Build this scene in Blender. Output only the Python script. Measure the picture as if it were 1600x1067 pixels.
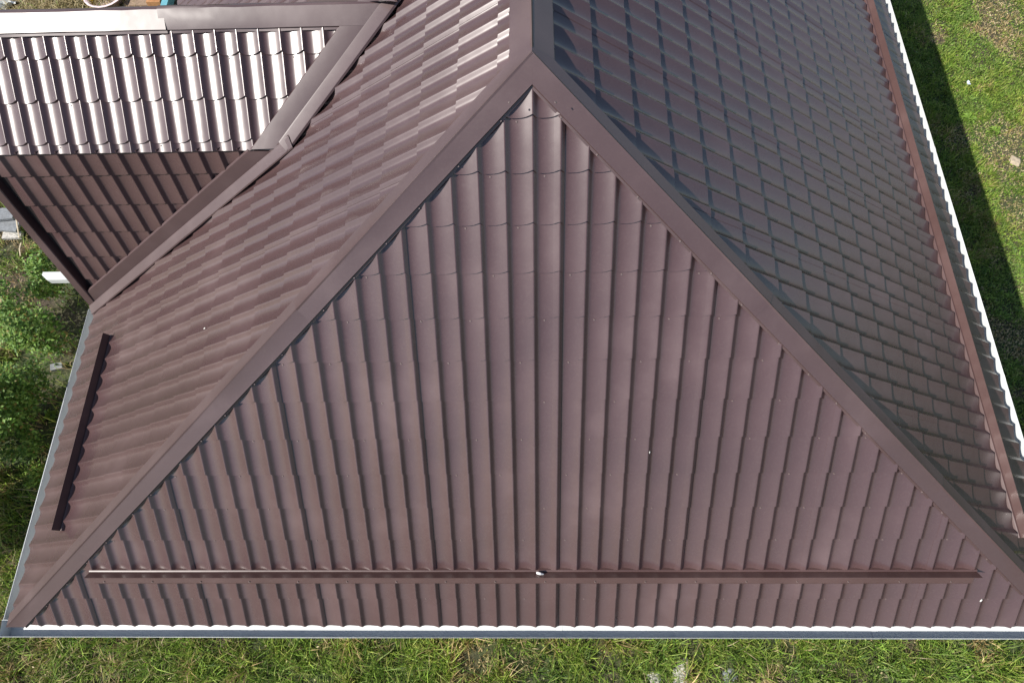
import bpy, bmesh, math, random
import numpy as np
from mathutils import Vector, Matrix

random.seed(7)
rng = np.random.default_rng(11)
sc = bpy.context.scene
for o in list(bpy.data.objects):
    bpy.data.objects.remove(o)
col = sc.collection

# ------------------------------------------------------------------ camera
CF, CDL, CYAW, CROLL = 999.09, math.radians(67.862), math.radians(-3.996), math.radians(-4.275)
CAM = np.array([0.021, 0.204, 6.606])
cF = np.array([math.sin(CYAW) * math.cos(CDL), math.cos(CYAW) * math.cos(CDL), -math.sin(CDL)])
cR = np.array([math.cos(CYAW), -math.sin(CYAW), 0.0])
cU = np.cross(cR, cF)
cR, cU = cR * math.cos(CROLL) + cU * math.sin(CROLL), -cR * math.sin(CROLL) + cU * math.cos(CROLL)
cam = bpy.data.cameras.new('camera')
cam.sensor_width = 36.0
cam.lens = 36.0 * CF / 1600.0
cam.clip_end = 2000
camo = bpy.data.objects.new('camera', cam)
m = Matrix.Identity(4)
for i in range(3):
    m[i][0], m[i][1], m[i][2], m[i][3] = cR[i], cU[i], -cF[i], CAM[i]
camo.matrix_world = m
col.objects.link(camo)
sc.camera = camo

# ------------------------------------------------------------------ sky and sun
S = Vector((-0.660, -0.305, 0.687)).normalized()
EL = math.asin(S.z)
world = bpy.data.worlds.new('World')
sc.world = world
world.use_nodes = True
wn = world.node_tree
bg = wn.nodes['Background']
sky = wn.nodes.new('ShaderNodeTexSky')
sky.sky_type = 'NISHITA'
sky.sun_disc = False
sky.sun_elevation = EL
sky.sun_rotation = math.atan2(S.x, S.y) % (2 * math.pi)
sky.air_density = 1.0
sky.dust_density = 0.8
wn.links.new(sky.outputs[0], bg.inputs[0])
bg.inputs[1].default_value = 0.09
sun = bpy.data.lights.new('sun', 'SUN')
sun.energy = 5.0
sun.angle = math.radians(0.53)
sun.color = (1.0, 0.95, 0.88)
suno = bpy.data.objects.new('sun', sun)
suno.rotation_euler = S.to_track_quat('Z', 'Y').to_euler()
suno.location = (-20, -20, 30)
col.objects.link(suno)
sc.view_settings.view_transform = 'Standard'
sc.view_settings.look = 'None'
sc.view_settings.gamma = 1.0
sc.view_settings.use_curve_mapping = False
sc.view_settings.exposure = 0.83

# ------------------------------------------------------------------ helpers
def proj(P):
    d = np.asarray(P, float) - CAM
    Z = d @ cF
    return np.stack([800 + CF * (d @ cR) / Z, 533.5 - CF * (d @ cU) / Z], -1)

def put(o, parent=None, label=None, cat=None, group=None, kind=None):
    col.objects.link(o)
    if parent is not None:
        o.parent = parent
    if label: o['label'] = label
    if cat: o['category'] = cat
    if group: o['group'] = group
    if kind: o['kind'] = kind
    return o

def mesh_np(name, V, F, mat, smooth=False):
    """V (n,3), F (m,k) one polygon size"""
    me = bpy.data.meshes.new(name)
    V = np.asarray(V, np.float32); F = np.asarray(F, np.int32)
    n, k = F.shape
    me.vertices.add(len(V)); me.vertices.foreach_set('co', V.ravel())
    me.loops.add(n * k); me.loops.foreach_set('vertex_index', F.ravel())
    me.polygons.add(n); me.polygons.foreach_set('loop_start', np.arange(n, dtype=np.int32) * k)
    me.polygons.foreach_set('loop_total', np.full(n, k, np.int32))
    if smooth: me.polygons.foreach_set('use_smooth', np.ones(n, bool))
    me.update(calc_edges=True)
    if mat: me.materials.append(mat)
    return me

def mesh_py(name, V, F, mat, smooth=False):
    me = bpy.data.meshes.new(name)
    me.from_pydata([tuple(map(float, v)) for v in V], [], F)
    if smooth:
        for p in me.polygons: p.use_smooth = True
    me.update()
    if mat: me.materials.append(mat)
    return me

def empty(name, loc, **kw):
    o = bpy.data.objects.new(name, None)
    o.location = loc
    o.empty_display_size = 0.3
    return put(o, **kw)

class MB:
    """collects boxes / bars / prisms in one mesh"""
    def __init__(s): s.V = []; s.F = []
    def add(s, V, F):
        b = len(s.V); s.V += [tuple(map(float, v)) for v in V]; s.F += [[i + b for i in f] for f in F]
    def box(s, c, sz, M=None):
        x, y, z = [a / 2 for a in sz]
        V = [Vector((a, b, d)) for d in (-z, z) for b in (-y, y) for a in (-x, x)]
        if M is not None: V = [M @ v for v in V]
        V = [v + Vector(c) for v in V]
        s.add(V, [(0, 2, 3, 1), (4, 5, 7, 6), (0, 1, 5, 4), (2, 6, 7, 3), (0, 4, 6, 2), (1, 3, 7, 5)])
    def tube(s, pts, rad, n=6, cap=True):
        pts = [Vector(p) for p in pts]
        if not hasattr(rad, '__len__'): rad = [rad] * len(pts)
        V = []; F = []
        for i, p in enumerate(pts):
            d = (pts[min(i + 1, len(pts) - 1)] - pts[max(i - 1, 0)]).normalized()
            a = d.orthogonal().normalized(); b = d.cross(a)
            for k in range(n):
                t = 2 * math.pi * k / n
                V.append(p + (a * math.cos(t) + b * math.sin(t)) * rad[i])
        for i in range(len(pts) - 1):
            for k in range(n):
                F.append((i * n + k, i * n + (k + 1) % n, (i + 1) * n + (k + 1) % n, (i + 1) * n + k))
        if cap:
            F.append(list(range(n))[::-1]); F.append([(len(pts) - 1) * n + k for k in range(n)])
        s.add(V, F)
    def build(s, name, mat, smooth=False): return mesh_py(name, s.V, s.F, mat, smooth)

def obj(name, me, parent=None, **kw):
    return put(bpy.data.objects.new(name, me), parent, **kw)

# value noise in numpy, for planting only
_G = np.random.default_rng(5).random((64, 64))
def vnoise(x, y):
    x = np.asarray(x, float); y = np.asarray(y, float)
    xi = np.floor(x).astype(int); yi = np.floor(y).astype(int)
    fx = x - xi; fy = y - yi
    fx = fx * fx * (3 - 2 * fx); fy = fy * fy * (3 - 2 * fy)
    g = lambda a, b: _G[a % 64, b % 64]
    return (g(xi, yi) * (1 - fx) + g(xi + 1, yi) * fx) * (1 - fy) + (g(xi, yi + 1) * (1 - fx) + g(xi + 1, yi + 1) * fx) * fy
def fbm(x, y): return (vnoise(x, y) + .5 * vnoise(2.1 * x + 7, 2.1 * y + 3) + .25 * vnoise(4.3 * x + 1, 4.3 * y + 9)) / 1.75

# ------------------------------------------------------------------ materials
def new_mat(name):
    mt = bpy.data.materials.new(name); mt.use_nodes = True
    return mt, mt.node_tree, mt.node_tree.nodes['Principled BSDF']

def noise(nt, scale, detail=3.0, vec=None, rough=.55):
    n = nt.nodes.new('ShaderNodeTexNoise'); n.inputs['Scale'].default_value = scale
    n.inputs['Detail'].default_value = detail; n.inputs['Roughness'].default_value = rough
    if vec is not None: nt.links.new(vec, n.inputs['Vector'])
    return n

def ramp(nt, src, stops):
    r = nt.nodes.new('ShaderNodeValToRGB')
    el = r.color_ramp.elements
    while len(el) < len(stops): el.new(.5)
    for e, (p, c) in zip(el, stops): e.position = p; e.color = (*c, 1)
    nt.links.new(src, r.inputs['Fac'])
    return r

def metal_paint(name, base, rough=.36, bump=.12, dust=.25, coat=0.0):
    mt, nt, b = new_mat(name)
    tc = nt.nodes.new('ShaderNodeNewGeometry').outputs['Position']
    n1 = noise(nt, 1.3, 4, tc)
    n2 = noise(nt, 55, 3, tc)
    d = tuple(min(1, c * 1.25 + .012) for c in base); k = tuple(c * .86 for c in base)
    r = ramp(nt, n1.outputs['Fac'], [(.3, k), (.55, base), (.8, d)])
    mx = nt.nodes.new('ShaderNodeMix'); mx.data_type = 'RGBA'
    mx.inputs[7].default_value = (.16, .13, .115, 1)
    nt.links.new(r.outputs[0], mx.inputs[6])
    r2 = ramp(nt, n2.outputs['Fac'], [(.5, (0, 0, 0)), (.85, (dust * .4,) * 3)])
    nt.links.new(r2.outputs[0], mx.inputs[0])
    nt.links.new(mx.outputs[2], b.inputs['Base Color'])
    rr = ramp(nt, n1.outputs['Fac'], [(.25, (rough - .04,) * 3), (.8, (rough + .06,) * 3)])
    nt.links.new(rr.outputs[0], b.inputs['Roughness'])
    b.inputs['IOR'].default_value = 1.6
    b.inputs['Coat Weight'].default_value = coat
    b.inputs['Coat Roughness'].default_value = .2
    n3 = noise(nt, 4.0, 2, tc)
    n4 = noise(nt, 260, 2, tc)
    ad = nt.nodes.new('ShaderNodeMath'); ad.operation = 'MULTIPLY_ADD'
    nt.links.new(n4.outputs['Fac'], ad.inputs[0]); ad.inputs[1].default_value = .012
    nt.links.new(n3.outputs['Fac'], ad.inputs[2])
    bp = nt.nodes.new('ShaderNodeBump'); bp.inputs['Strength'].default_value = bump
    bp.inputs['Distance'].default_value = .03
    nt.links.new(ad.outputs[0], bp.inputs['Height'])
    nt.links.new(bp.outputs[0], b.inputs['Normal'])
    return mt

def plain(name, base, rough=.6, var=.15, scale=12, bump=0.0):
    mt, nt, b = new_mat(name)
    tc = nt.nodes.new('ShaderNodeNewGeometry').outputs['Position']
    n = noise(nt, scale, 5, tc)
    r = ramp(nt, n.outputs['Fac'], [(.3, tuple(c * (1 - var) for c in base)), (.75, tuple(min(1, c * (1 + var)) for c in base))])
    nt.links.new(r.outputs[0], b.inputs['Base Color'])
    b.inputs['Roughness'].default_value = rough
    if bump:
        bp = nt.nodes.new('ShaderNodeBump'); bp.inputs['Strength'].default_value = bump; bp.inputs['Distance'].default_value = .02
        nt.links.new(n.outputs['Fac'], bp.inputs['Height']); nt.links.new(bp.outputs[0], b.inputs['Normal'])
    return mt

BROWN = (.061, .035, .035)
M_TILE = metal_paint('brown tile paint', BROWN, .27, .07)
M_CAP = metal_paint('brown trim paint', (.060, .036, .036), .36, .06, .2)
M_GUARD = metal_paint('brown guard paint', (.066, .036, .033), .38, .05)
M_DECK = plain('dark underlay', (.02, .016, .015), .9)
M_WHITE = plain('white gutter', (.54, .56, .56), .38, .05, 6)
M_BEAM = plain('white painted beam', (.42, .44, .43), .5, .06, 6)
M_WALL = plain('cream render wall', (.62, .57, .48), .85, .08, 18, .1)
M_WOOD = plain('weathered wood', (.2, .14, .09), .8, .3, 30)
M_SCREW = plain('screw head', (.12, .09, .085), .4)
M_STEEL = plain('bare steel', (.6, .6, .6), .25)

def leaf_mat(name, transl=.35):
    mt, nt, b = new_mat(name)
    nt.nodes.remove(b)
    at = nt.nodes.new('ShaderNodeAttribute'); at.attribute_name = 'Col'
    d = nt.nodes.new('ShaderNodeBsdfPrincipled'); d.inputs['Roughness'].default_value = .55
    d.inputs['Specular IOR Level'].default_value = .35
    t = nt.nodes.new('ShaderNodeBsdfTranslucent')
    mx = nt.nodes.new('ShaderNodeMixShader'); mx.inputs[0].default_value = transl
    nt.links.new(at.outputs['Color'], d.inputs['Base Color']); nt.links.new(at.outputs['Color'], t.inputs['Color'])
    nt.links.new(d.outputs[0], mx.inputs[1]); nt.links.new(t.outputs[0], mx.inputs[2])
    nt.links.new(mx.outputs[0], nt.nodes['Material Output'].inputs['Surface'])
    return mt
M_LEAF = leaf_mat('leaf')
M_STEM = plain('stem', (.13, .10, .05), .8)

# ground: soil, moss and straw litter
M_GROUND, nt, b = new_mat('soil with litter')
tc = nt.nodes.new('ShaderNodeNewGeometry').outputs['Position']
g1 = noise(nt, .7, 5, tc); g2 = noise(nt, 14, 6, tc, .7); g3 = noise(nt, 2.6, 4, tc)
ra = ramp(nt, g2.outputs['Fac'], [(.3, (.016, .012, .008)), (.5, (.05, .037, .023)), (.72, (.13, .10, .065))])
rb = ramp(nt, g2.outputs['Fac'], [(.3, (.014, .022, .007)), (.55, (.04, .06, .015)), (.75, (.1, .1, .04))])
rm = ramp(nt, g1.outputs['Fac'], [(.42, (0, 0, 0)), (.58, (1, 1, 1))])
mx = nt.nodes.new('ShaderNodeMix'); mx.data_type = 'RGBA'
nt.links.new(rm.outputs[0], mx.inputs[0]); nt.links.new(rb.outputs[0], mx.inputs[6]); nt.links.new(ra.outputs[0], mx.inputs[7])
nt.links.new(mx.outputs[2], b.inputs['Base Color']); b.inputs['Roughness'].default_value = .95
bp = nt.nodes.new('ShaderNodeBump'); bp.inputs['Strength'].default_value = .8; bp.inputs['Distance'].default_value = .04
nt.links.new(g2.outputs['Fac'], bp.inputs['Height']); nt.links.new(bp.outputs[0], b.inputs['Normal'])

# ------------------------------------------------------------------ setting
GZ = -3.5
obj('ground', mesh_py('ground', [(-300, -300, GZ), (300, -300, GZ), (300, 300, GZ), (-300, 300, GZ)], [(0, 1, 2, 3)], M_GROUND), kind='structure')

# ------------------------------------------------------------------ house frame
W = 5.0
AX, AY, AZ = 0.058, 3.328, 3.594            # front apex of the ridge
YB = 15.0                                    # rear eave
HL = np.array([0.0, 7.5, GZ])
house = empty('house', HL, label='house with dark brown metal tile roof filling the picture', cat='house')
APEX = np.array([AX, AY, AZ]); APEX2 = np.array([AX, YB - AY, AZ])

class Slope:
    def __init__(s, O, u, v):
        s.O = np.array(O, float); s.u = np.array(u, float); s.v = np.array(v, float) / np.linalg.norm(v)
        s.n = np.cross(s.u, s.v)
    def P(s, a, b, c=0): return s.O + s.u * a + s.v * b + s.n * c
    def uv(s, p):
        d = np.asarray(p, float) - s.O; return np.array([d @ s.u, d @ s.v])

F_ = Slope((-W, 0, 0), (1, 0, 0), (0, AY, AZ))
L_ = Slope((-W, 0, 0), (0, -1, 0), (W + AX, 0, AZ))
R_ = Slope((W, 0, 0), (0, 1, 0), (-(W - AX), 0, AZ))
# side wing: double pitched roof with its ridge running out to the left
WB = np.array([-2.081, 3.944, 2.074])        # kink where both wing slopes meet the left main slope
TU, TL = math.radians(41), math.radians(75)
WRY = 4.757; WRZ = WB[2] + (WRY - WB[1]) * math.tan(TU)
U_ = Slope((-W, WB[1], WB[2]), (1, 0, 0), (0, math.cos(TU), math.sin(TU)))
D0 = 2.05
D_ = Slope((-W, WB[1] - D0 / math.tan(TL), WB[2] - D0), (1, 0, 0), (0, math.cos(TL), math.sin(TL)))
zl = lambda x: (x + W) * AZ / (W + AX)
xl = lambda z: z * (W + AX) / AZ - W
def on_left(y, z): return np.array([xl(z), y, z])
WA = on_left(WRY, WRZ)
WC = on_left(D_.O[1], D_.O[2])
mir = lambda p: np.array([p[0], 2 * WRY - p[1], p[2]])
LV = np.hypot(W + AX, AZ); RV = np.hypot(W - AX, AZ); FV = np.hypot(AY, AZ)

TZ = -0.02          # troughs of the tiles relative to the slope plane
PW, PL, STEP = 0.1833, 0.35, 0.021
# cross profile: gentle rise to the right, narrow crest, steep fall
kn = [(0, -.82), (.04, -.82), (.19, -.05), (.35, .08), (.62, .30), (.86, .40), (.885, .2), (.925, -.66), (.945, -.82), (1, -.82)]
fs = np.linspace(0, 1, 401)
sl = np.interp(fs, [k[0] for k in kn], [k[1] for k in kn])
hp = np.concatenate([[0], np.cumsum((sl[1:] + sl[:-1]) / 2) / 400]) * PW
hp -= fs * hp[-1]
hp -= hp.min()
HMAX = hp.max()
SS = np.array([0, .03, .06, .095, .13, .21, .32, .48, .66, .80, .872, .892, .908, .924, .945, 1.0])
HS = np.interp(SS, fs, hp)
NS = len(SS)
def tile_template():
    V = []; 
    c = .028 * (HS / HMAX) ** 1.5
    for t, z in ((0, STEP), (1, 0.0)):
        for i in range(NS): V.append((SS[i] * PW, t * PL + c[i], TZ + HS[i] + z))
    for dv, z in ((0, STEP), (-.004, -.004)):
        for i in range(NS): V.append((SS[i] * PW, dv + c[i], TZ + HS[i] + z))
    F = [(i, i + 1, NS + i + 1, NS + i) for i in range(NS - 1)] + [(3 * NS + i, 3 * NS + i + 1, 2 * NS + i + 1, 2 * NS + i) for i in range(NS - 1)]
    return np.array(V), np.array(F)
TV, TF = tile_template()
tile_me = mesh_np('tile', TV, TF, M_TILE, True)

def clip_poly(poly, hp_):
    for (a, b, c) in hp_:
        out = []
        n = len(poly)
        for i in range(n):
            p, q = poly[i], poly[(i + 1) % n]
            dp = a * p[0] + b * p[1] + c; dq = a * q[0] + b * q[1] + c
            if dp >= 0: out.append(p)
            if (dp >= 0) != (dq >= 0):
                t = dp / (dp - dq); out.append(p + (q - p) * t)
        poly = out
        if len(poly) < 3: return []
    return poly

def halfplanes(poly):
    poly = [np.array(p, float) for p in poly]
    A = sum(poly[i][0] * poly[(i + 1) % len(poly)][1] - poly[(i + 1) % len(poly)][0] * poly[i][1] for i in range(len(poly)))
    if A < 0: poly = poly[::-1]
    r = []
    for i in range(len(poly)):
        d = poly[(i + 1) % len(poly)] - poly[i]; L = np.hypot(*d)
        a, b = -d[1] / L, d[0] / L
        r.append((a, b, -(a * poly[i][0] + b * poly[i][1])))
    return r

def make_cells(sl, polys, u0, v0):
    """every tile of a slope as (verts, faces, full?) in the slope's own frame"""
    cells = []
    allp = np.vstack([np.array(p) for p in polys])
    umin, vmin = allp.min(0); umax, vmax = allp.max(0)
    hps = [halfplanes(p) for p in polys]
    for k in range(int(math.floor((vmin - v0) / PL)) - 1, int(math.ceil((vmax - v0) / PL)) + 1):
        for i in range(int(math.floor((umin - u0) / PW)) - 1, int(math.ceil((umax - u0) / PW)) + 1):
            off = np.array([u0 + i * PW, v0 + k * PL, 0])
            V = TV + off
            full = False; touch = False
            for h in hps:
                ds = [a * V[:, 0] + b_ * V[:, 1] + c for a, b_, c in h]
                if all(d.min() >= 0 for d in ds): full = True; break
                if all(d.max() > 0 for d in ds): touch = True
            if full:
                cells.append((off, None, None, PW * PL)); continue
            if not touch: continue
            vv = []; ff = []; ar = 0
            for h in hps:
                for f in TF:
                    pl = clip_poly([V[j] for j in f], h)
                    if len(pl) < 3: continue
                    ff.append(list(range(len(vv), len(vv) + len(pl)))); vv += pl
                    ar += abs(sum(pl[q][0] * pl[(q + 1) % len(pl)][1] - pl[(q + 1) % len(pl)][0] * pl[q][1] for q in range(len(pl)))) / 2
            if ff: cells.append((off, vv, ff, ar))
    return cells

def weld(vv, ff):
    key = {}; V = []; F = []
    for f in ff:
        g = []
        q = [vv[i] for i in f]
        ris = max(p[1] for p in q) - min(p[1] for p in q) < .02 and max(p[2] for p in q) - min(p[2] for p in q) > .004
        for i in f:
            k = (ris, *np.round(vv[i], 4))
            if k not in key: key[k] = len(V); V.append(vv[i])
            if not g or g[-1] != key[k]: g.append(key[k])
        if len(g) > 2 and g[0] == g[-1]: g = g[:-1]
        if len(set(g)) == len(g) and len(g) > 2: F.append(g)
    return V, F

def deck_mesh(polys, z1=-.045, th=.03):
    mb = MB()
    for p in polys:
        n = len(p)
        V = [(q[0], q[1], z1) for q in p] + [(q[0], q[1], z1 - th) for q in p]
        mb.add(V, [list(range(n)), list(range(n, 2 * n))[::-1]] + [(i, i + n, (i + 1) % n + n, (i + 1) % n) for i in range(n)])
    return mb.build('roof_slope', M_DECK)

EV = -.025
hx = lambda v, sgn: None
# polygons in each slope's (u, v)
polyF = [[(-.02, EV), (10.02, EV), (5 + AX, FV - .03)]]
def Lp(y, v): return (-y, v)
vB, vA = L_.uv(WB)[1], L_.uv(WA)[1]
yC = WC[1]; vC = L_.uv(WC)[1]
# left slope: hip line y = AY*v/LV on both ends
hy = lambda v: AY * v / LV
bands = []
for (va, vb, ya, yb) in ((EV, vB, None, WB[1]), (vB, vA, WB[1], WRY)):
    if ya is None: ya = yC + (WB[1] - yC) * (va - vC) / (vB - vC)
    bands.append([Lp(hy(va), va), Lp(ya, va), Lp(yb, vb), Lp(hy(vb), vb)])
    bands.append([Lp(2 * WRY - ya, va), Lp(YB - hy(va), va), Lp(YB - hy(vb), vb), Lp(2 * WRY - yb, vb)])
bands.append([Lp(hy(vA), vA), Lp(YB - hy(vA), vA), Lp(YB - AY, LV - .02), Lp(AY, LV - .02)])
polyL = bands
polyR = [[(0, EV), (YB, EV), (YB - AY, RV - .02), (AY, RV - .02)]]
XT = -4.885                                   # left tile edge of the wing
UVL = np.hypot(WRY - WB[1], WRZ - WB[2]); DVL = D0 / math.sin(TL)
polyU = [[(XT + W, -.045), (WB[0] + W + .0, -.045), (WA[0] + W, UVL - .03), (XT + W, UVL - .03)]]
polyD = [[(XT + W, 0), (WC[0] + W + .02, 0), (WB[0] + W, DVL - .02), (XT + W, DVL - .02)]]
if WC[0] + W + .02 < XT + W:
    # the lower wing slope runs out to a point against the left slope
    t = (XT - WC[0]) / (WB[0] - WC[0])
    polyD = [[(XT + W, DVL * t), (WB[0] + W, DVL - .02), (XT + W, DVL - .02)]]
# u0, v0: measured rib and row phase of each slope
SLOPES = [
    (F_, polyF, (5.078) % PW, FV - .711 - 12 * PL, 'steep triangular front slope of wide brown tiles'),
    (L_, polyL, 0.03, -.02, 'left slope cut by the side wing'),
    (R_, polyR, 0.06, -.005, 'right slope in grazing light'),
    (U_, polyU, 0.05, .03 - PL, 'upper wing slope mirroring the sun'),
    (D_, polyD, 0.08, .075 - PL, 'steep lower wing slope'),
]
allcells = []
parts = []
for si, (s, polys, u0, v0, lab) in enumerate(SLOPES):
    dk = [[(q[0] - (.075 if (s is U_ or s is D_) and abs(q[0] - (XT + W)) < 1e-6 else 0), q[1]) for q in pg] for pg in polys]
    o = obj('roof_slope', deck_mesh(dk), house, label=lab)
    M = Matrix.Identity(4)
    for i in range(3):
        M[i][0], M[i][1], M[i][2], M[i][3] = s.u[i], s.v[i], s.n[i], s.O[i] - HL[i]
    o.matrix_local = M
    parts.append(o)
    for c in make_cells(s, polys, u0, v0):
        P = s.P(c[0][0] + PW / 2, c[0][1] + PL / 2)
        q = proj([P, P + s.u * .05, P + s.v * .05])
        e1, e2 = q[1] - q[0], q[2] - q[0]
        a = abs(e1[0] * e2[1] - e1[1] * e2[0]) / .0025 * c[3]
        if not (20 < q[0][0] < 1580 and 15 < q[0][1] < 1052): a = 0
        allcells.append((a, si, c))
order = sorted(range(len(allcells)), key=lambda i: -allcells[i][0])
single = set(order[:300])
rest = {i: ([], []) for i in range(len(SLOPES))}
for idx, (a, si, (off, vv, ff, ar)) in enumerate(allcells):
    if idx in single:
        if vv is None:
            o = obj('tile', tile_me, parts[si]); o.location = off
        else:
            V, F = weld([np.array(v) - off for v in vv], ff)
            o = obj('tile', mesh_py('tile', V, F, M_TILE, True), parts[si]); o.location = off
    else:
        RVv, RFf = rest[si]
        if vv is None:
            b0 = len(RVv); RVv.extend((TV + off).tolist()); RFf.extend((TF + b0).tolist())
        else:
            V, F = weld(vv, ff)
            b0 = len(RVv); RVv.extend([list(v) for v in V]); RFf.extend([[j + b0 for j in f] for f in F])
for si, (V, F) in rest.items():
    if F: obj('tiles', mesh_py('tiles', V, F, M_TILE, True), parts[si], kind='stuff')

# rear slope, hidden from here, as a plain tiled-over sheet
rear = [(-W, YB, 0), (W, YB, 0), tuple(APEX2)]
obj('roof_slope', mesh_py('roof_slope', np.array(rear) - HL, [(0, 2, 1)], M_TILE), house, label='rear slope')
# north side of the wing: two plain pitched sheets
nb, nc = mir(WB), mir(WC)
xw = -4.93
V = [(xw, WRY, WRZ), tuple(WA), tuple(nb), (xw, nb[1], nb[2]), (xw, nc[1], nc[2]), tuple(nc)]
obj('roof_slope', mesh_py('roof_slope', np.array(V) - HL, [(0, 3, 2, 1), (3, 4, 5, 2)], M_TILE), house, label='far side of the wing roof')

# ------------------------------------------------------------------ folded trim
def strip(name, prof_pts, P0, P1, clips=(), mat=None, seg=.4, wob=.0007, thick=0.0, label=None, closed=False, parent=None):
    """sweep a list of 3D offset vectors from P0 to P1; clip by (point, normal): keeps the +normal side"""
    P0 = np.array(P0, float); P1 = np.array(P1, float)
    n = max(1, int(np.linalg.norm(P1 - P0) / seg))
    bm = bmesh.new()
    rows = []
    for j in range(n + 1):
        p = P0 + (P1 - P0) * j / n
        w = [np.array(o) + rng.normal(0, wob, 3) * (0 if j in (0, n) else 1) for o in prof_pts]
        rows.append([bm.verts.new(tuple(p + o - HL)) for o in w])
    k = len(prof_pts)
    for j in range(n):
        for i in range(k if closed else k - 1):
            bm.faces.new((rows[j][i], rows[j][(i + 1) % k], rows[j + 1][(i + 1) % k], rows[j + 1][i]))
    for (cp, cn) in clips:
        bmesh.ops.bisect_plane(bm, geom=bm.verts[:] + bm.edges[:] + bm.faces[:], plane_co=Vector(np.array(cp, float) - HL), plane_no=Vector(cn), clear_inner=True)
    if thick:
        bmesh.ops.recalc_face_normals(bm, faces=bm.faces[:])
        bmesh.ops.solidify(bm, geom=bm.faces[:], thickness=thick)
    for f in bm.faces: f.smooth = True
    me = bpy.data.meshes.new(name); bm.to_mesh(me); bm.free()
    me.set_sharp_from_angle(angle=math.radians(14))
    me.materials.append(mat or M_CAP)
    return obj(name, me, parent or house, **({'label': label} if label else {}))

def unit(v): v = np.array(v, float); return v / np.linalg.norm(v)
CR = .034
screw_pts = []     # (position, normal)
def cap(name, P0, P1, sA, sB, wA, wB, clips, label, nsec=3, lipA=True, lipB=True):
    """V-shaped cover over the edge P0-P1 between slopes sA and sB"""
    d = unit(np.array(P1) - P0); L = np.linalg.norm(np.array(P1) - P0)
    mid = unit(sA.n + sB.n)
    dirs = []
    for s, o in ((sA, sB), (sB, sA)):
        w = np.cross(s.n, d); w = unit(w)
        if w @ o.n > 0: w = -w
        dirs.append(w)
    a, b = dirs
    ridge = mid * (CR / max(.5, mid @ sA.n))
    for k in range(nsec):
        t0 = L * k / nsec - (.05 if k else .35); t1 = L * (k + 1) / nsec + (0 if k < nsec - 1 else .3)
        up = .0025 * k + (.002 if k else 0)
        nA, nB = sA.n, sB.n
        pts = []
        if lipA: pts += [a * (wA + .022) + nA * (CR - .022 + up), a * (wA + .006) + nA * (CR - .018 + up)]
        pts += [a * wA + nA * (CR + up), ridge + mid * up + a * .012 - mid * .003, ridge + mid * (up + .001), ridge + mid * up + b * .012 - mid * .003,
                b * wB + nB * (CR + up)]
        if lipB: pts += [b * (wB + .006) + nB * (CR - .018 + up), b * (wB + .022) + nB * (CR - .022 + up)]
        strip(name, pts, np.array(P0) + d * t0, np.array(P0) + d * t1, clips, label=label if k == 0 else None)
        for t in np.arange(t0 + .1, t1 - .05, .38):
            for w, ww, n in ((a, wA, nA), (b, wB, nB)):
                screw_pts.append((np.array(P0) + d * (t + random.uniform(-.05, .05)) + w * (ww + .014) + n * (CR - .02 + up), n))

FLc = np.array([-W, 0, 0.]); FRc = np.array([W, 0, 0.])
eps = 1e-3
midL = unit(np.cross((0, 0, 1), (1, 0, 0)))
cap('hip_cap', FLc, APEX, L_, F_, .085, .112,
    [((-W - .03, 0, 0), (1, 0, 0)), ((0, -.03, 0), (0, 1, 0)), ((AX, AY, 0), (-1, 0, 0)), ((0, AY + .03, 0), (0, -1, 0))], None, 3)
cap('hip_cap', FRc, APEX, F_, R_, .112, .09,
    [((W + .03, 0, 0), (-1, 0, 0)), ((0, -.03, 0), (0, 1, 0)), ((AX, AY, 0), (1, 0, 0)), ((0, AY + .03, 0), (0, -1, 0))], None, 3)
cap('ridge_cap', APEX, APEX2, L_, R_, .15, .15, [((0, AY - .02, 0), (0, 1, 0)), ((0, YB - AY, 0), (0, -1, 0))], None, 5)

# wing ridge cap
N_ = Slope((-W, mir(WB)[1], WB[2]), (-1, 0, 0), (0, -math.cos(TU), math.sin(TU)))
WR0 = np.array([-5.0, WRY, WRZ])
for k, (xa, xb) in enumerate(((-5.06, -2.98), (-3.03, WA[0] + .02))):
    up = .004 + .006 * k; tl = (.010, -.006)[k]
    pts = [N_.v * -.15 + N_.n * (CR + up - .02), N_.v * -.145 + N_.n * (CR + up), np.array([0, .02, .03 + up]), np.array([0, 0, .036 + up]), np.array([0, -.02, .031 + up]),
           U_.v * -.085 + U_.n * (CR + up + .004 + tl * .5), U_.v * -.145 + U_.n * (CR + up + tl), U_.v * -.150 + U_.n * (CR + up - .02 + tl), U_.v * -.17 + U_.n * (CR + up - .022 + tl)]
    strip('ridge_cap', pts, (xa, WRY, WRZ), (xb, WRY, WRZ), [], seg=.16, wob=.0018)

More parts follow.
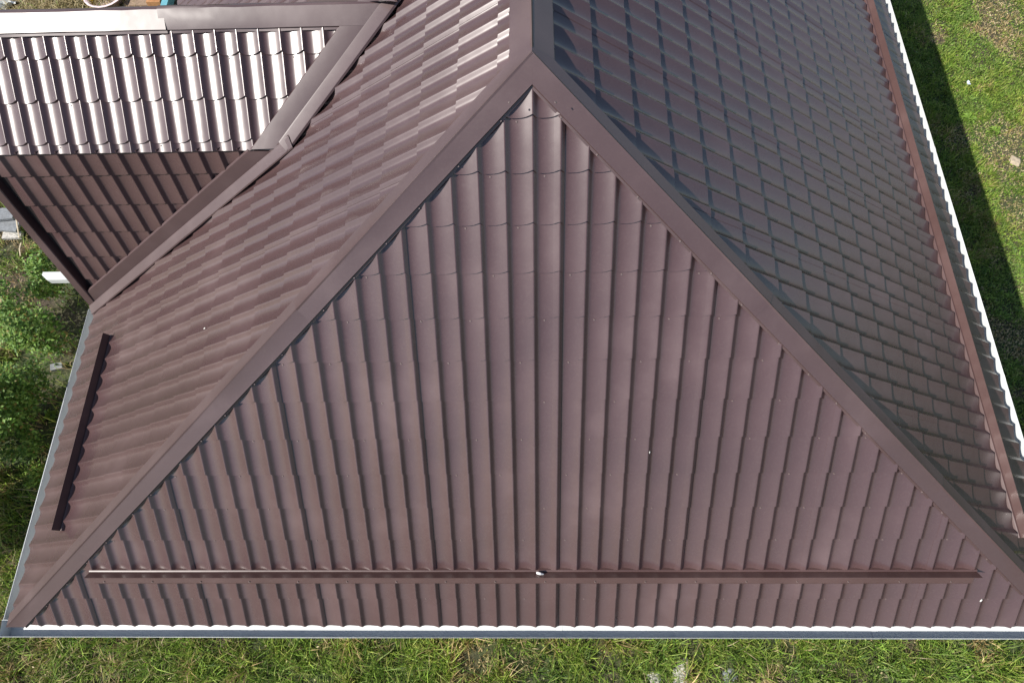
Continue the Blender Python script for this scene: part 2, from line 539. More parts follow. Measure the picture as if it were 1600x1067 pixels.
# valley flashing: one leg on the wing slope, the other over the ribs of the left main slope
def valley(P0, P1, sw, clips, wing_w=.155, main_w=.115, lift=0.0, ext=(0, 0, 0, 0), mclips=()):
    d = unit(P1 - P0)
    a = unit(np.cross(sw.n, d)); a = a if a[0] < 0 else -a
    bdir = unit(np.cross(L_.n, d)); bdir = bdir if bdir[1] < 0 else -bdir
    base = L_.n * .034 + a * .008 + sw.n * .02
    pts = [a * (wing_w + .012) + sw.n * (.034 - .02), a * wing_w + sw.n * .036, a * .07 + sw.n * .040, a * .035 + sw.n * .034, base + bdir * .0, base + bdir * .004 + L_.n * .028, base + bdir * .016 + L_.n * (.033 + lift),
           bdir * (main_w - .01) + L_.n * (.040 + lift), bdir * main_w + L_.n * (.036 + lift), bdir * (main_w + .004) + L_.n * .024]
    strip('valley_flashing', pts[:5], P0 - d * ext[0], P1 + d * ext[1], clips, seg=.25)
    strip('valley_flashing', [base + a * .012 + L_.n * .006, base + a * .014 + L_.n * .024] + pts[5:], P0 - d * ext[2], P1 + d * ext[3], mclips, seg=.25)
dA = unit(WA - WB); dC = unit(WC - WB)
valley(WB, WA, U_, [((0, WB[1] - .05, 0), (0, 1, 0))], .22, .125, .005, (.45, .25, .03, .25))
low = [((-5.05, 0, 0), (1, 0, 0)), ((0, 0, -.02), (0, 0, 1))]
valley(WC, WB, D_, low + [(WB + np.array([0, 0, -.025]), (0, 0, -1))], .19, .125, 0.0, (.05, .3, .05, .10), low)
# far valley of the wing
dA2 = unit(mir(WA) - mir(WB))
b2 = unit(np.cross(L_.n, dA2)); b2 = b2 if b2[1] > 0 else -b2
a2 = unit(np.cross(N_.n, dA2)); a2 = a2 if a2[0] < 0 else -a2
strip('valley_flashing', [a2 * .15 + N_.n * .036, L_.n * .04, L_.n * .06 + b2 * .01, b2 * .12 + L_.n * .038, b2 * .125 + L_.n * .02], mir(WB), mir(WA) + dA2 * .15, [])

# verge trim of the wing
def verge(s, v0, v1, x_in=-4.945, x_out=-5.045):
    pts = [np.array([x_in - (-W), 0, 0]) + s.n * h for h in (-.06, .046)] + [np.array([x_in + W - .008, 0, 0]) + s.n * .052, np.array([x_out + W + .006, 0, 0]) + s.n * .050, np.array([x_out + W, 0, 0]) + s.n * .042, np.array([x_out + W, 0, 0]) - s.n * .11]
    strip('verge_trim', pts, s.P(0, v0), s.P(0, v1), [], mat=M_CAP)
verge(D_, -.02, DVL + .01)
verge(U_, -.03, UVL - .02)
strip('eave_trim', [U_.n * .0, -U_.n * .05, -U_.n * .06 + np.array([0, .08, 0])], U_.P(.05, -.045), U_.P(WB[0] + W, -.045), [], mat=M_DECK)

# ------------------------------------------------------------------ snow guards: folded strips screwed to the ribs
def guard(s, u0, u1, v, label, h=.085, fl=.145):
    z0 = TZ + HMAX + .010
    n, vv = s.n, s.v
    pts = [n * (z0 - .05) + vv * .024, n * (z0 - .002) + vv * .022, n * (z0 + .006) + vv * .020, n * (z0 + .012) + vv * .010, n * (z0 + .008) + vv * .002, n * (z0 + h) + vv * .010, n * (z0 + h) + vv * .007, n * (z0 + .006) - vv * .003,
           n * (z0 + .004) - vv * (fl - .01), n * z0 - vv * fl, n * (z0 - .008) - vv * (fl + .002)]
    g = strip('snow_guard', pts, s.P(u0, v), s.P(u1, v), [], mat=M_GUARD, seg=.5, wob=.0006, label=label)
    for u in np.arange(u0 + .1, u1 - .05, .45):
        screw_pts.append((s.P(u, v - fl + .03, z0 + .006), n))
    return g
guard(F_, .995, 8.94, .685, 'long snow guard across the front slope')
guard(L_, -2.83, -.82, .70, 'short snow guard on the left slope')
guard(R_, .74, 12.0, .66, 'snow guard along the right slope')
mb = MB()
gp = F_.P(5.075, .70, .05)
mb.tube([gp - HL, gp - HL + np.array([.03, -.01, .03]), gp - HL + np.array([.055, -.012, .012])], [.012, .012, .007], 7)
obj('guard_clip', mb.build('guard_clip', M_STEEL), house)

# ------------------------------------------------------------------ sheet laps: each sheet's last rib lies over the next one
for si, every, ph in ((0, 6, 3), (1, 6, 1), (2, 6, 2)):
    s, polys, u0, v0, lab = SLOPES[si]
    hps = [halfplanes(p) for p in polys]
    allp = np.vstack([np.array(p) for p in polys]); mn, mxx = allp.min(0), allp.max(0)
    ii = [i for i in range(NS) if SS[i] > .6]
    V = []; F = []
    for i in range(int((mn[0] - u0) / PW) - 1, int((mxx[0] - u0) / PW) + 2):
        if (i - ph) % every: continue
        for k in range(-1, 19):
            sv = [SS[j] for j in ii] + [1.05, 1.05]
            hh = [HS[j] + .003 for j in ii] + [np.interp(.05, fs, hp) + .003, np.interp(.05, fs, hp) - .001]
            cc = [.028 * (max(0, min(1, h / HMAX))) ** 1.5 for h in hh]
            lo = [np.array([u0 + (i + q) * PW, v0 + k * PL + c - .002, TZ + h + STEP]) for q, h, c in zip(sv, hh, cc)]
            hi = [np.array([u0 + (i + q) * PW, v0 + (k + 1) * PL + c - .002, TZ + h]) for q, h, c in zip(sv, hh, cc)]
            for a in range(len(sv) - 1):
                for h in hps:
                    pl = clip_poly([lo[a], lo[a + 1], hi[a + 1], hi[a]], h)
                    if len(pl) >= 3:
                        F.append(list(range(len(V), len(V) + len(pl)))); V += pl
    V, F = weld(V, F)
    me = mesh_py('sheet_lap', V, F, M_TILE, True); me.set_sharp_from_angle(angle=math.radians(45))
    obj('sheet_lap', me, parts[si], kind='stuff')

# bird droppings
M_DROP = plain('bird dropping', (.5, .5, .47), .8, .1, 60)
mb = MB()
for (px, py, r, s) in ((1015, 707, .009, F_), (1533, 938, .013, F_), (318, 513, .010, L_)):
    d = cF + cR * (px - 800) / CF + cU * (533.5 - py) / CF
    o3 = s.O + s.n * .012
    P = CAM + d * (((o3 - CAM) @ s.n) / (d @ s.n))
    u_, v_ = s.uv(P); fr = ((u_ - SLOPES[0 if s is F_ else 1][2]) / PW) % 1
    z = TZ + np.interp(fr, fs, hp) + STEP * (1 - (((v_ - SLOPES[0 if s is F_ else 1][3]) / PL) % 1))
    c = s.P(u_, v_, z + .0015) - HL
    n = 9
    ring = [c + s.u * math.cos(t * 6.283 / n) * r * random.uniform(.6, 1.1) + s.v * math.sin(t * 6.283 / n) * r * random.uniform(.7, 1.6) for t in range(n)]
    mb.add([c + s.n * .004] + ring, [(0, 1 + t, 1 + (t + 1) % n) for t in range(n)])
obj('bird_droppings', mb.build('bird_droppings', M_DROP), house, kind='stuff')

# ------------------------------------------------------------------ screws
def add_row_screws():
    for s, polys, u0, v0, frac in ((F_, polyF, SLOPES[0][2], SLOPES[0][3], .42), (R_, polyR, SLOPES[2][2], SLOPES[2][3], .25), (L_, polyL, SLOPES[1][2], SLOPES[1][3], .12), (U_, polyU, SLOPES[3][2], SLOPES[3][3], .3)):
        hps = [halfplanes(p) for p in polys]
        for k in range(0, 18):
            for i in range(-90, 90):
                if (i * 2 + k * 3) % 5 > 1 or random.random() > frac * 2: continue
                u = u0 + (i + .33) * PW; v = v0 + k * PL - .022
                if any(all(a * u + b_ * v + c > .05 for a, b_, c in h) for h in hps):
                    h0 = np.interp(.33, fs, hp)
                    screw_pts.append((s.P(u, v, TZ + h0), s.n))
add_row_screws()
V = []; F = []
for p, n in screw_pts:
    a = unit(np.cross(n, (.3, .7, .1))); b_ = np.cross(n, a); k0 = len(V)
    for r, z in ((.0075, 0), (.0065, .006)):
        for t in range(6): V.append(p + a * math.cos(t * 1.0472) * r + b_ * math.sin(t * 1.0472) * r + n * z - HL)
    F += [(k0 + t, k0 + (t + 1) % 6, k0 + 6 + (t + 1) % 6, k0 + 6 + t) for t in range(6)] + [tuple(k0 + 6 + t for t in range(6))]
obj('screws', mesh_py('screws', V, F, M_SCREW), house, kind='stuff')

# ------------------------------------------------------------------ gutters
def gutter(P0, P1, out, label, w=.145, dep=.13):
    out = np.array(out, float); up = np.array([0, 0, 1.])
    z = -.035
    t = .004
    pts = [out * -.03 + up * (z + .02), out * -.03 + up * (z - dep), out * (w - .03) + up * (z - dep), out * (w - .03) + up * z, out * (w - .0285) + up * (z + .002), out * (w - .0265) + up * (z + .001),
           out * (w - .026) + up * (z - dep - t), out * (-.034) + up * (z - dep - t), out * (-.034) + up * (z + .02)]
    g = strip('gutter', pts, P0, P1, [], mat=M_WHITE, seg=1.0, wob=.0008, closed=True, label=label)
    L = np.linalg.norm(np.array(P1) - P0); d = unit(np.array(P1) - P0)
    # end caps
    for P in (P0, P1):
        V = [np.array(P) + p - HL for p in (pts[0], pts[1], pts[2], pts[3])]
        obj('gutter_end', mesh_py('gutter_end', V, [(0, 1, 2, 3)], M_WHITE), g).matrix_parent_inverse = Matrix.Identity(4)
    for x in np.arange(2.4, L - .5, 3.0):
        p2 = [(o * 1.0 + (np.sign(o @ out) * out * .002 if abs(o @ out) > .05 else 0)) for o in pts[1:5]]
        p2 = [o + up * (.003 if k in (0, 1) else .002) for k, o in enumerate(p2)]
        V = []
        for e in (-.03, .03): V += [np.array(P0) + d * (x + e) + o - HL for o in p2]
        obj('gutter_joint', mesh_py('gutter_joint', V, [(i, i + 1, i + 5, i + 4) for i in range(3)], M_WHITE), g)
    return g
gutter((-W - .115, 0, 0), (W + .115, 0, 0), (0, -1, 0), 'white box gutter along the front eave')
gutter((-W, .035, 0), (-W, 3.36, 0), (-1, 0, 0), 'white box gutter along the left eave')
gutter((W, .035, 0), (W, YB, 0), (1, 0, 0), 'white box gutter along the right eave')

# ------------------------------------------------------------------ walls and eaves
mb = MB()
ov = .5
x0, x1, y0, y1 = -W + ov, W - ov, ov, YB - ov
H = GZ - HL[2]
for (c, sz) in ((((x0 + x1) / 2, y0, -1.82), (x1 - x0, .3, 3.36)), (((x0 + x1) / 2, y1, -1.82), (x1 - x0, .3, 3.36)), ((x0, (y0 + y1) / 2, -1.82), (.3, y1 - y0 - .31, 3.36)), ((x1, (y0 + y1) / 2, -1.82), (.3, y1 - y0 - .31, 3.36))):
    mb.box(np.array(c) - HL, sz)
obj('wall', mb.build('wall', M_WALL), house)
mb = MB()
for (c, sz) in (((0, .26, -.16), (9.9, .5, .03)), ((0, YB - .26, -.16), (9.9, .5, .03)), ((-4.72, YB / 2, -.16), (.5, YB - 1.05, .03)), ((4.72, YB / 2, -.16), (.5, YB - 1.05, .03))):
    mb.box(np.array(c) - HL, sz)
obj('soffit', mb.build('soffit', M_WHITE), house)
# gable wall of the wing
gy = D_.O[1]
prof = [(gy + .1, GZ), (gy + .1, 0), (WB[1] + .05, WB[2] - .12), (WRY, WRZ - .14), (2 * WRY - WB[1] - .05, WB[2] - .12), (2 * WRY - gy - .1, 0), (2 * WRY - gy - .1, GZ)]
V = [np.array([-4.88, y, z]) - HL for y, z in prof] + [np.array([-4.4, y, z]) - HL for y, z in prof]
n = len(prof)
obj('gable_wall', mesh_py('gable_wall', V, [list(range(n)), list(range(n, 2 * n))[::-1]] + [(i, i + n, (i + 1) % n + n, (i + 1) % n) for i in range(n)], M_WALL), house)
# white box beam end sticking out under the verge
def hitz(px, py, z):
    d = cF + cR * (px - 800) / CF + cU * (533.5 - py) / CF
    return CAM + d * ((z - CAM[2]) / d[2])
bz = -.30
a, b_, c_ = hitz(65, 431, bz), hitz(67, 425, bz), hitz(73, 437.5, bz)
ym = (b_[1] + c_[1]) / 2; bw = abs(b_[1] - c_[1])
V = []
for z in (bz - .09, bz):
    V += [(b_[0], b_[1], z), (a[0], a[1] + .01, z), (c_[0], c_[1], z), (-4.9, c_[1], z), (-4.9, b_[1], z)]
V = np.array(V) - HL
obj('beam_end', mesh_py('beam_end', V, [(0, 1, 2, 3, 4), (9, 8, 7, 6, 5)] + [(i, i + 5, (i + 1) % 5 + 5, (i + 1) % 5) for i in range(5)], M_BEAM), house)

# ------------------------------------------------------------------ planting
def set_col(me, C):
    at = me.color_attributes.new('Col', 'FLOAT_COLOR', 'POINT')
    C = np.hstack([np.asarray(C, np.float32), np.ones((len(C), 1), np.float32)])
    at.data.foreach_set('color', C.ravel())

GREENS = np.array([(.115, .235, .034), (.16, .29, .046), (.205, .33, .066), (.065, .145, .026), (.22, .30, .085)]) * np.array([1.28, 1.12, 1.0])
DRY = np.array([(.42, .34, .18), (.34, .27, .14), (.50, .42, .25), (.26, .23, .10)])

def blades(x, y, z, h, w, lean, dry, tint=None):
    """bent grass blades, 3 triangles each"""
    n = len(x)
    th = rng.uniform(0, 2 * np.pi, n); dx, dy = np.cos(th), np.sin(th)
    ph = rng.uniform(0, 2 * np.pi, n); lx, ly = np.cos(ph), np.sin(ph)
    V = np.zeros((n, 5, 3), np.float32)
    L1 = h * lean
    for k, (sgn, t, hh) in enumerate(((-1, 0, 0), (1, 0, 0), (-.8, .38, .62), (.8, .38, .62), (0, 1.0, 1.0))):
        V[:, k, 0] = x + dx * w * sgn * .5 + lx * L1 * t
        V[:, k, 1] = y + dy * w * sgn * .5 + ly * L1 * t
        V[:, k, 2] = z + h * hh * (1 - .25 * lean * t)
    b0 = (np.arange(n) * 5)[:, None]
    F = np.concatenate([b0 + np.array([[0, 1, 3]]), b0 + np.array([[0, 3, 2]]), b0 + np.array([[2, 3, 4]])])
    g = GREENS[rng.integers(0, len(GREENS), n)] * rng.uniform(.75, 1.25, (n, 1))
    d = DRY[rng.integers(0, len(DRY), n)] * rng.uniform(.7, 1.15, (n, 1))
    isd = rng.random(n) < dry
    c = np.where(isd[:, None], d, g)
    if tint is not None: c = c * tint
    return V.reshape(-1, 3), F, np.repeat(c, 5, 0)

def leaflets(x, y, z, r, tilt, base):
    """small four-cornered leaves"""
    n = len(x)
    th = rng.uniform(0, 2 * np.pi, n)
    d = np.stack([np.cos(th), np.sin(th), rng.normal(0, tilt, n)], -1); d /= np.linalg.norm(d, axis=1)[:, None]
    s = np.stack([-np.sin(th), np.cos(th), rng.normal(0, tilt, n)], -1); s /= np.linalg.norm(s, axis=1)[:, None]
    p = np.stack([x, y, z], -1); r = np.asarray(r)[:, None]
    V = np.stack([p - d * r, p + s * r * .55 + np.array([0, 0, .15]) * r, p + d * r, p - s * r * .55 + np.array([0, 0, .15]) * r], 1)
    b0 = (np.arange(n) * 4)[:, None]
    F = np.concatenate([b0 + np.array([[0, 1, 2]]), b0 + np.array([[0, 2, 3]])])
    return V.reshape(-1, 3), F, np.repeat(base, 4, 0)

def merge(parts_):
    V = []; F = []; C = []; b0 = 0
    for v, f, c in parts_:
        V.append(v); F.append(f + b0); C.append(c); b0 += len(v)
    return np.vstack(V), np.vstack(F), np.vstack(C)

def scatter(xa, xb, ya, yb, dens):
    n = int((xb - xa) * (yb - ya) * dens)
    return rng.uniform(xa, xb, n), rng.uniform(ya, yb, n)

def lawn(name, label, xa, xb, ya, yb, dens, hgt, wid, dryb, leafy, seed, keep=None, patches=(), gapk=.75):
    x, y = scatter(xa, xb, ya, yb, dens * .5)
    # the other half grows in tufts
    cx, cy = scatter(xa, xb, ya, yb, dens / 34)
    ci = np.repeat(np.arange(len(cx)), 17)
    cr = rng.uniform(.02, .09, len(cx))
    tx, ty = cx[ci] + rng.normal(0, 1, len(ci)) * cr[ci], cy[ci] + rng.normal(0, 1, len(ci)) * cr[ci]
    ch = rng.uniform(.6, 1.7, len(cx)); ctone = rng.uniform(.55, 1.25, len(cx))
    hf = np.concatenate([np.full(len(x), .75), ch[ci]]); tf = np.concatenate([np.full(len(x), .9), ctone[ci]])
    tuft = np.concatenate([np.zeros(len(x), bool), np.ones(len(ci), bool)])
    x = np.concatenate([x, tx]); y = np.concatenate([y, ty])
    m1 = fbm(x * .8 + seed, y * .8); m2 = fbm(x * 2.7 + seed * 2, y * 2.7 + 4); m3 = fbm(x * 6 + seed, y * 6)
    bare = np.clip((m1 - .52) / .14, 0, 1) * np.clip((m2 - .36) / .2, 0, 1)
    for (px, py, r) in patches:
        p = hitz(px, py, GZ)
        d = np.hypot((x - p[0]) / r, (y - p[1]) / (r * 1.3)) + (m3 - .5) * 1.6
        bare = np.maximum(bare, np.clip(1.6 - d, 0, 1))
    gap = np.clip((.46 - m3) / .14, 0, 1)
    k = rng.random(len(x)) > np.maximum(bare * .55, gap * gapk)
    if keep is not None: k &= keep(x, y)
    x, y, m1, m2, m3, bare, hf, tf, tuft = [a[k] for a in (x, y, m1, m2, m3, bare, hf, tf, tuft)]
    n = len(x)
    h = hgt * (.4 + 1.0 * m3) * rng.uniform(.5, 1.3, n) * (1 - .65 * bare) * (.55 + .9 * m2) * hf
    w = wid * rng.uniform(.6, 1.4, n)
    dry = np.clip(dryb + .85 * bare + .35 * (m2 > .64), 0, .97)
    tint = np.stack([.75 + .6 * m2, .85 + .3 * m2, .8 + .3 * m1], -1) * tf[:, None]
    lf = (rng.random(n) < leafy) & ~tuft
    P = [blades(x[~lf], y[~lf], np.full((~lf).sum(), GZ + .0), h[~lf], w[~lf], rng.uniform(.25, 1.3, (~lf).sum()), dry[~lf], tint[~lf])]
    if lf.any():
        q = lf.sum()
        c = GREENS[rng.integers(0, 5, q)] * rng.uniform(.8, 1.2, (q, 1)) * tint[lf]
        isd = rng.random(q) < dry[lf] * .8
        c[isd] = DRY[rng.integers(0, 4, isd.sum())]
        P.append(leaflets(x[lf], y[lf], GZ + h[lf] * rng.uniform(.3, .9, q), rng.uniform(.010, .026, q), .55, c))
    V, F, C = merge(P)
    me = mesh_np(name, V, F, M_LEAF)
    set_col(me, C)
    return obj(name, me, label=label, cat='grass', kind='stuff')

lawn('grass', 'low clover-like turf with dry patches right of the house', 5.8, 11.6, 1.0, 14.0, 4800, .10, .010, .02, .85, 3, gapk=.35,
     patches=[(1575, 235, .45), (1500, 215, .15), (1590, 330, .25), (1560, 20, .3), (1465, 60, .12), (1520, 300, .12)])
lawn('grass', 'longer mixed grass below the front gutter', -8.2, 8.0, -1.6, .5, 3400, .19, .011, .06, .25, 21, patches=[(30, 1045, .25), (745, 1030, .22), (1420, 1010, .12), (1540, 1020, .15)])
lawn('grass', 'tall rough grass left of the house', -10.4, -4.6, -1.6, 8.6, 1400, .24, .013, .25, .15, 40,
     keep=lambda x, y: rng.random(len(x)) < np.where((y > 2.2) & (x > -8.8), .12, 1.0))

# broad-leaved bushes along the left side
def bush(cx, cy, rad, hgt, n, leaf, label, tone=(1, 1, 1), name='vine_bush', group='bushes left of the house'):
    root = empty(name, (cx, cy, GZ), label=label, cat='bush', group=group)
    mb = MB(); tips = []
    for k in range(max(5, int(rad * 14))):
        t = random.uniform(0, 6.28); r = rad * math.sqrt(random.random()) * .9
        hh = hgt * random.uniform(.6, 1.05) * (1 - .35 * (r / rad) ** 2)
        tx, ty = math.cos(t) * r, math.sin(t) * r
        mb.tube([(tx * .25, ty * .25, 0), (tx * .6, ty * .6, hh * .5), (tx, ty, hh)], [.010, .007, .003], 4, False)
        tips.append((tx, ty, hh))
    obj('stem', mb.build('stem', M_STEM), root)
    T = np.array(tips)
    i = rng.integers(0, len(T), n); f = np.sqrt(rng.random(n))
    p = T[i] * np.stack([.25 + .75 * f, .25 + .75 * f, .15 + .85 * f], -1) + rng.normal(0, 1, (n, 3)) * np.array([.10, .10, .07]) * min(1, rad * 1.6)
    p[:, 2] = np.clip(p[:, 2], .02, None)
    c = np.array([(.095, .19, .028), (.13, .23, .04), (.06, .13, .024), (.17, .26, .055)])[rng.integers(0, 4, n)] * rng.uniform(.75, 1.25, (n, 1)) * np.array(tone)
    y_ = rng.random(n) < .05
    c[y_] = np.array([.22, .18, .05])
    V, F, C = leaflets(p[:, 0], p[:, 1], p[:, 2], rng.uniform(.6, 1.3, n) * leaf, .55, c)
    me = mesh_np('foliage', V, F, M_LEAF); set_col(me, C)
    obj('foliage', me, root)
    return root

def at(px, py, z): return hitz(px, py, z)
def bsh(px, py, hgt, *a, **k):
    p = at(px, py, GZ + hgt * .75); return bush(p[0], p[1], a[0], hgt, *a[1:], **k)
bsh(38, 415, 1.5, .42, 2000, .034, 'bright leafy bush beside the white beam end')
bsh(20, 500, 1.9, .55, 3200, .034, 'largest leafy bush at the left picture edge below the beam end')
bsh(-45, 470, 2.0, .6, 2500, .034, 'leafy bush cut by the left picture edge beside the largest one')
bsh(12, 590, 1.5, .45, 1800, .03, 'dark leafy bush left of the grey brick', tone=(.8, .85, .8))
bsh(62, 735, .75, .30, 1300, .026, 'yellow green weed clump beside the lower end of the left gutter', tone=(1.25, 1.1, .9))
bsh(8, 690, 1.0, .35, 1000, .028, 'low bush at the left edge above the tall grass')
bsh(-60, 620, 2.0, .65, 2500, .034, 'tall leafy bush just beyond the left picture edge')
bsh(-90, 760, 1.2, .55, 1200, .034, 'leafy bush beyond the left edge beside the tall grass')
bsh(-170, 640, 2.6, .95, 6500, .045, 'big unseen shrub added left of the picture edge for its shade', tone=(.9, .95, .9))  # added out of frame to cast shade on the soil by the left gutter
bsh(-190, 800, 2.4, .9, 5500, .045, 'second unseen shrub added for shade left of the picture edge, nearer the front', tone=(.9, .95, .9))  # another added shade caster, out of frame like the one above
# rosette weeds
def weed(px, py, label, r=.12, n=16, tone=(1.2, 1.15, 1)):
    p = at(px, py, GZ + .05)
    V = []; F = []; C = []
    for k in range(n):
        t = k * 2.4 + random.uniform(-.2, .2); rr = r * random.uniform(.6, 1.1); w = rr * .2
        d = np.array([math.cos(t), math.sin(t), 0]); s_ = np.array([-math.sin(t), math.cos(t), 0])
        z0 = random.uniform(.02, .07)
        q = [(d * .01 + (0, 0, z0 * .4)), (d * rr * .55 + s_ * w + (0, 0, z0 + .03)), (d * rr + (0, 0, z0 * .8)), (d * rr * .55 - s_ * w + (0, 0, z0 + .03))]
        b0 = len(V); V += q; F += [(b0, b0 + 1, b0 + 2), (b0, b0 + 2, b0 + 3)]
        c = np.array([.11, .19, .03]) * random.uniform(.8, 1.25) * np.array(tone); C += [c] * 4
    me = mesh_np('weed_plant', np.array(V), np.array(F), M_LEAF); set_col(me, np.array(C))
    o = obj('weed_plant', me, label=label, cat='weed', group='rosette weeds in the grass'); o.location = (p[0], p[1], GZ)
weed(1412, 1052, 'bright green rosette weed below the right end of the front gutter', .17, 20)
weed(1448, 1005, 'small upright weed touching the front gutter near the right', .12)
weed(78, 648, 'pale green rosette weed near the left gutter in shade', .15, 14)
weed(1515, 185, 'broad green weed in the turf right of the shadow edge', .16)
weed(1555, 205, 'dark green weed right of the broad one in the turf', .14)
weed(1480, 25, 'weed at the top end of the roof shadow', .16)

# loose things on the ground
M_CONC = plain('pale concrete', (.36, .345, .315), .9, .35, 25, .6)
M_GREY = plain('grey slab', (.15, .16, .17), .85, .25, 20, .4)
def rubble(px, py, sz, label, mat, name='concrete_lump', cat='rubble', flat=.5, seed=0, group=None):
    p = at(px, py, GZ + .05)
    r_ = random.Random(seed)
    bm = bmesh.new(); bmesh.ops.create_icosphere(bm, subdivisions=3, radius=1)
    for v in bm.verts:
        k = 1 + .14 * math.sin(v.co.x * 4 + seed) * math.cos(v.co.y * 5 + seed * 2) + r_.uniform(-.07, .07)
        v.co = Vector((v.co.x * k * sz[0], v.co.y * k * sz[1], max(-.3, v.co.z) * k * sz[2]))
    me = bpy.data.meshes.new(name); bm.to_mesh(me); bm.free(); me.materials.append(mat)
    o = obj(name, me, label=label, cat=cat, **({'group': group} if group else {})); o.location = (p[0], p[1], GZ + sz[2] * .25); o.rotation_euler.z = seed
    return o
rubble(1066, 1050, (.19, .12, .06), 'large pale concrete lump in the grass below the gutter', M_CONC, seed=1)
rubble(1022, 1056, (.13, .09, .05), 'low dirty concrete lump left of the large pale one', M_CONC, seed=2)
rubble(1142, 1056, (.10, .11, .06), 'grey stone right of the large pale lump', M_GREY, name='stone', cat='stone', seed=5)
rubble(1588, 250, (.12, .10, .035), 'pale clod on the bare patch at the right edge', plain('pale soil', (.34, .28, .2), .95, .3, 20, .5), name='soil_clod', cat='clod', seed=8)
p = at(90, 573, GZ + .06)
bm = bmesh.new(); bmesh.ops.create_cube(bm, size=1)
for v in bm.verts: v.co = Vector((v.co.x * .19, v.co.y * .11, v.co.z * .09))
bmesh.ops.bevel(bm, geom=bm.edges[:], offset=.008, segments=2)
me = bpy.data.meshes.new('brick'); bm.to_mesh(me); bm.free(); me.materials.append(M_GREY)
o = obj('loose_brick', me, label='pale grey brick lying on dark soil left of the gutter', cat='brick'); o.location = (p[0], p[1], GZ + .06); o.rotation_euler = (.1, .05, .25)
mb = MB()
p = at(1512, 131, GZ + .08)
for k in range(5):
    mb.box((random.uniform(-.03, .03), random.uniform(-.03, .03), random.uniform(-.02, .03)), (.05, .03, .004), Matrix.Rotation(random.uniform(-1, 1), 3, 'X') @ Matrix.Rotation(random.uniform(-1, 1), 3, 'Z'))
o = obj('paper_scrap', mb.build('paper_scrap', plain('pale blue paper', (.55, .6, .72), .6)), label='pale blue paper scrap in the turf right of the roof shadow', cat='litter'); o.location = p
# slabs and sticks at the left edge
for k, (px, py, sx, sy, rz, lab) in enumerate(((8, 335, .34, .24, .1, 'grey slab at the left edge, top one of the stacked slabs'), (14, 352, .40, .26, -.1, 'dark grey slab under the top one at the left edge'), (20, 368, .34, .14, .05, 'narrow pale slab in front of the stacked slabs'))):
    p = at(px, py, GZ + .3 - .1 * k)
    mb = MB(); mb.box((0, 0, 0), (sx, sy, .06)); 
    o = obj('stone_slab', mb.build('stone_slab', M_GREY if k < 2 else M_CONC), label=lab, cat='slab', group='slabs at the left edge'); o.location = (p[0], p[1], GZ + .3 - .1 * k); o.rotation_euler = (.03, .02, rz)
for k, (xa, ya, xb, yb, lab) in enumerate(((25, 318, 30, 372, 'long pale stick leaning beside the slabs'), (33, 380, 32, 400, 'short pale stick above the bright bush'))):
    pa, pb = at(xa, ya, GZ + .45), at(xb, yb, GZ + .4)
    mb = MB(); mb.tube([pa - pa, (pb - pa) * .5 + (0, 0, .03), pb - pa], [.014, .012, .01], 6)
    o = obj('stick', mb.build('stick', plain('pale wood', (.5, .42, .3), .8)), label=lab, cat='stick'); o.location = pa

# yard behind the wing: paving and litter seen over its ridge
mb = MB(); mb.box((0, 0, 0), (7.0, 7.0, .12))
o = obj('pavement', mb.build('pavement', plain('grey paving', (.30, .27, .27), .85, .1, 8)), kind='structure'); o.location = (-3.62, 14.3, GZ + .02)
def yard(px, name, label, cat, me):
    p = at(px, 3, GZ); o = obj(name, me, label=label, cat=cat); o.location = (p[0], p[1], GZ); return o
bm = bmesh.new(); bmesh.ops.create_grid(bm, x_segments=24, y_segments=18, size=.5)
for v in bm.verts: v.co.z = .22 * abs(vnoise(v.co.x * 5 + 3, v.co.y * 5)) + .15 * vnoise(v.co.x * 13, v.co.y * 13); v.co.y *= .8
me = bpy.data.meshes.new('plastic_sheet'); bm.to_mesh(me); bm.free(); me.materials.append(plain('dirty plastic film', (.6, .6, .56), .35))
yard(12, 'plastic_sheet', 'crumpled whitish plastic sheet at the top left corner', 'sheet', me)
x, y = rng.normal(0, .75, 5000), rng.normal(0, .45, 5000)
V, F, C = blades(x, y, rng.random(5000) * .3 * np.exp(-(x ** 2 + y ** 2)), np.full(5000, .18), np.full(5000, .014), rng.uniform(.5, 2, 5000), np.full(5000, .98))
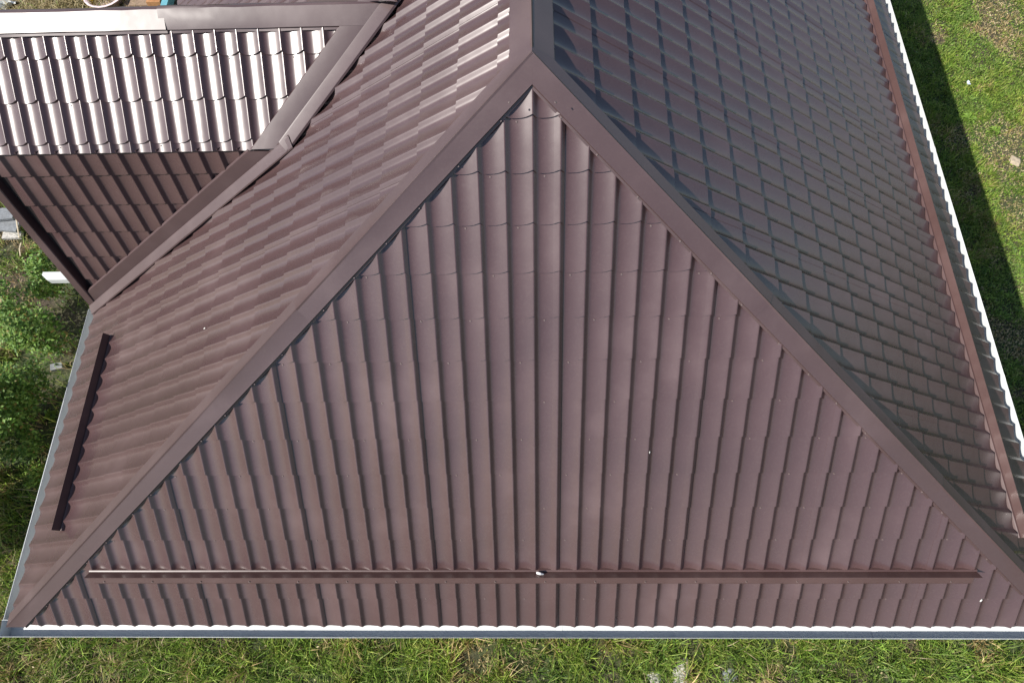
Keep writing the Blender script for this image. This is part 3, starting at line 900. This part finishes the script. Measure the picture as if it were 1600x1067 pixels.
me = mesh_np('straw_pile', V, F, M_LEAF); set_col(me, C)
o = yard(92, 'straw_pile', 'dry straw and twigs heaped behind the wing ridge', 'straw', me); o['kind'] = 'stuff'
mb = MB(); pr = [(0, 0), (.34, 0), (.42, .2), (.45, .2), (.37, -.02), (0, -.02)]
Vb = []; Fb = []
for i in range(20):
    t = i * math.pi / 10
    Vb += [(r * math.cos(t), r * math.sin(t), z + .04) for r, z in [(.001, .0), (.33, 0), (.42, .2), (.46, .19)]]
Fb = [(i * 4 + k, ((i + 1) % 20) * 4 + k, ((i + 1) % 20) * 4 + k + 1, i * 4 + k + 1) for i in range(20) for k in range(3)]
yard(172, 'basin', 'pale pink plastic basin behind the wing ridge', 'basin', mesh_py('basin', Vb, Fb, plain('pale pink plastic', (.62, .5, .5), .4), True))
mb = MB(); mb.box((0, 0, .1), (.22, .3, .2)); mb.box((0, 0, .21), (.24, .32, .02))
yard(146, 'yellow_box', 'small yellow box beside the pink basin', 'box', mb.build('yellow_box', plain('yellow plastic', (.7, .5, .04), .4)))
mb = MB(); mb.box((0, 0, .06), (.62, .9, .04)); mb.box((.1, .1, .1), (.5, .7, .03))
yard(220, 'board_stack', 'grey brown boards lying behind the wing ridge', 'boards', mb.build('board_stack', M_WOOD))
mb = MB(); mb.box((0, 0, .12), (.3, .6, .24)); mb.box((.02, 0, .26), (.2, .5, .05))
yard(252, 'wooden_crate', 'brown wooden crate behind the wing ridge beside the teal board', 'crate', mb.build('wooden_crate', plain('orange brown wood', (.3, .15, .06), .7)))
mb = MB(); mb.box((0, 0, .1), (.1, .8, .2)); mb.box((0, 0, .21), (.14, .8, .02))
yard(269, 'teal_board', 'teal painted board at the edge of the paving', 'board', mb.build('teal_board', plain('teal paint', (.1, .27, .32), .5)))
mb = MB(); mb.tube([(0, -.6, .16), (0, 0, .17), (.02, .7, .16)], .06, 10)
yard(295, 'black_pipe', 'black pipe lying on the paving behind the wing ridge', 'pipe', mb.build('black_pipe', plain('black pipe', (.02, .02, .02), .5)))
